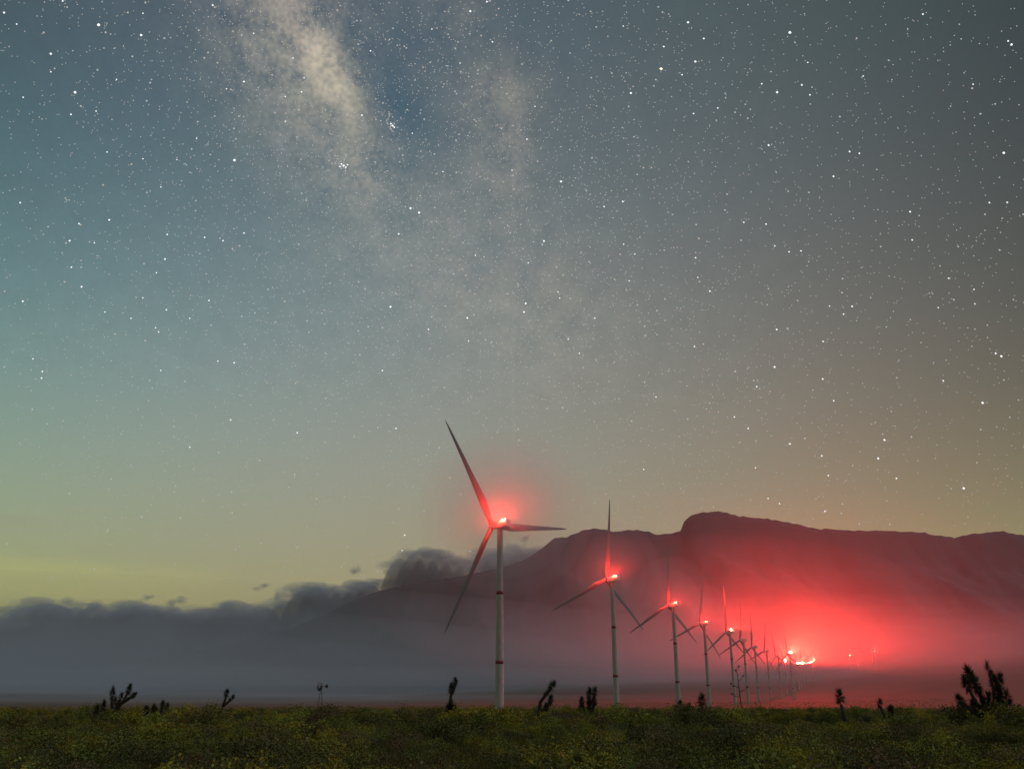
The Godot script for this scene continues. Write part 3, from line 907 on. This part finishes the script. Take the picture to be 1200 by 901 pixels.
func agave_stalk(at: Vector3) -> void:
	var t := base("agave", at)
	tag(t, "tall bare branched agave flower stalk between the fifth and sixth turbine towers", "agave")
	var st := tool()
	tube(st, [Vector3(0, -.1, 0), Vector3(.05, 2.2, 0), Vector3(-.05, 4.5, 0), Vector3(-.2, 6.9, 0)], [.08, .065, .05, .02], 8)
	part("stalk", finish(st), M.bark, t)
	var arms := [[3.3, -.95, .1], [3.9, .85, .3], [4.4, -.85, .2], [5.2, .6, .3], [5.8, -.4, .3], [6.3, .25, .3]]
	for i in arms.size():
		var a: Array = arms[i]
		var z := sin(i * 2.1) * 0.6
		st = tool()
		var root := Vector3(0, a[0], 0)
		var tip := Vector3(a[1], a[0] + a[2] + .25, z)
		tube(st, [root, root.lerp(tip, .6) - Vector3(0, .1, 0), tip], [.035, .03, .02], 6)
		var limb := part("branch", finish(st), M.bark, t)
		var o := part("seed_cluster", TM.rosettes[i % 4], M.yucca_leaf, limb)
		o.position = tip
		o.scale = Vector3(.17, .11, .17)
	var o := part("leaf_rosette", TM.rosettes[1], M.yucca_leaf, t)
	o.position = Vector3(0, .5, 0)
	o.scale = Vector3(1.1, .9, 1.1)


func windpump(at: Vector3) -> void:
	var t := base("windpump", at, deg_to_rad(0))
	tag(t, "small old multi-blade farm windpump on a lattice tower", "windpump")
	var steel := paint("weathered_steel", lin(0.05, 0.05, 0.05), 0.7, 0.4)
	for s in [[-1, -1], [1, -1], [1, 1], [-1, 1]]:
		var st := tool()
		tube(st, [Vector3(s[0] * 1.15, 0, s[1] * 1.15), Vector3(s[0] * .12, 9.3, s[1] * .12)], [.055, .04], 6)
		part("leg", finish(st), steel, t)
	for k in 4:
		var y := 1.6 + k * 2.0
		var a := lerpf(1.15, .12, y / 9.3)
		var b := lerpf(1.15, .12, (y + 2.0) / 9.3)
		var st := tool()
		for q in 4:
			var p := Vector3(a, y, a).rotated(Vector3.UP, q * PI / 2)
			var n := Vector3(a, y, a).rotated(Vector3.UP, (q + 1) * PI / 2)
			var u := Vector3(b, y + 2.0, b).rotated(Vector3.UP, (q + 1) * PI / 2)
			tube(st, [p, n], [.025, .025], 5)
			if k < 3: tube(st, [p, u], [.02, .02], 5)
		part("brace", finish(st), steel, t)
	var head := Node3D.new()
	head.name = "head"
	head.position = Vector3(0, 9.8, 0)
	head.rotation.y = deg_to_rad(62)
	t.add_child(head)
	var st := tool()
	tube(st, [Vector3(0, -.6, 0), Vector3(0, .15, 0)], [.13, .13], 8)
	tube(st, [Vector3(0, 0, -.75), Vector3(0, 0, .6)], [.16, .12], 8)
	part("gearbox", finish(st), steel, head)
	for k in 18:
		st = tool()
		var a := TAU * k / 18
		var d := Vector3(cos(a), sin(a), 0)
		var e := Vector3(-sin(a), cos(a), 0)
		var q := [d * .55 - e * .07 + Vector3(0, 0, -.80), d * .55 + e * .07 + Vector3(0, 0, -.70), d * 1.75 + e * .22 + Vector3(0, 0, -.62), d * 1.75 - e * .22 + Vector3(0, 0, -.88)]
		quad(st, q[0], q[1], q[2], q[3])
		var back := Vector3(0, 0, .015)
		quad(st, q[3] + back, q[2] + back, q[1] + back, q[0] + back)
		part("vane_blade", finish(st), steel, head)
	for rr in [.55, 1.45]:
		st = tool()
		var pts := []
		var rad := []
		for k in 25:
			pts.append(Vector3(cos(TAU * k / 24) * rr, sin(TAU * k / 24) * rr, -.75))
			rad.append(.03)
		tube(st, pts, rad, 5, false)
		part("rim", finish(st), steel, head)
	st = tool()
	tube(st, [Vector3(0, 0, .5), Vector3(0, 0, 1.9)], [.04, .03], 6)
	part("tail_boom", finish(st), steel, head)
	st = tool()
	loft(st, [[Vector3(-.02, .25, 1.6), Vector3(-.02, .75, 3.1), Vector3(-.02, -.75, 3.1), Vector3(-.02, -.25, 1.6)], [Vector3(.02, .25, 1.6), Vector3(.02, .75, 3.1), Vector3(.02, -.75, 3.1), Vector3(.02, -.25, 1.6)]])
	part("tail_vane", finish(st), steel, head)
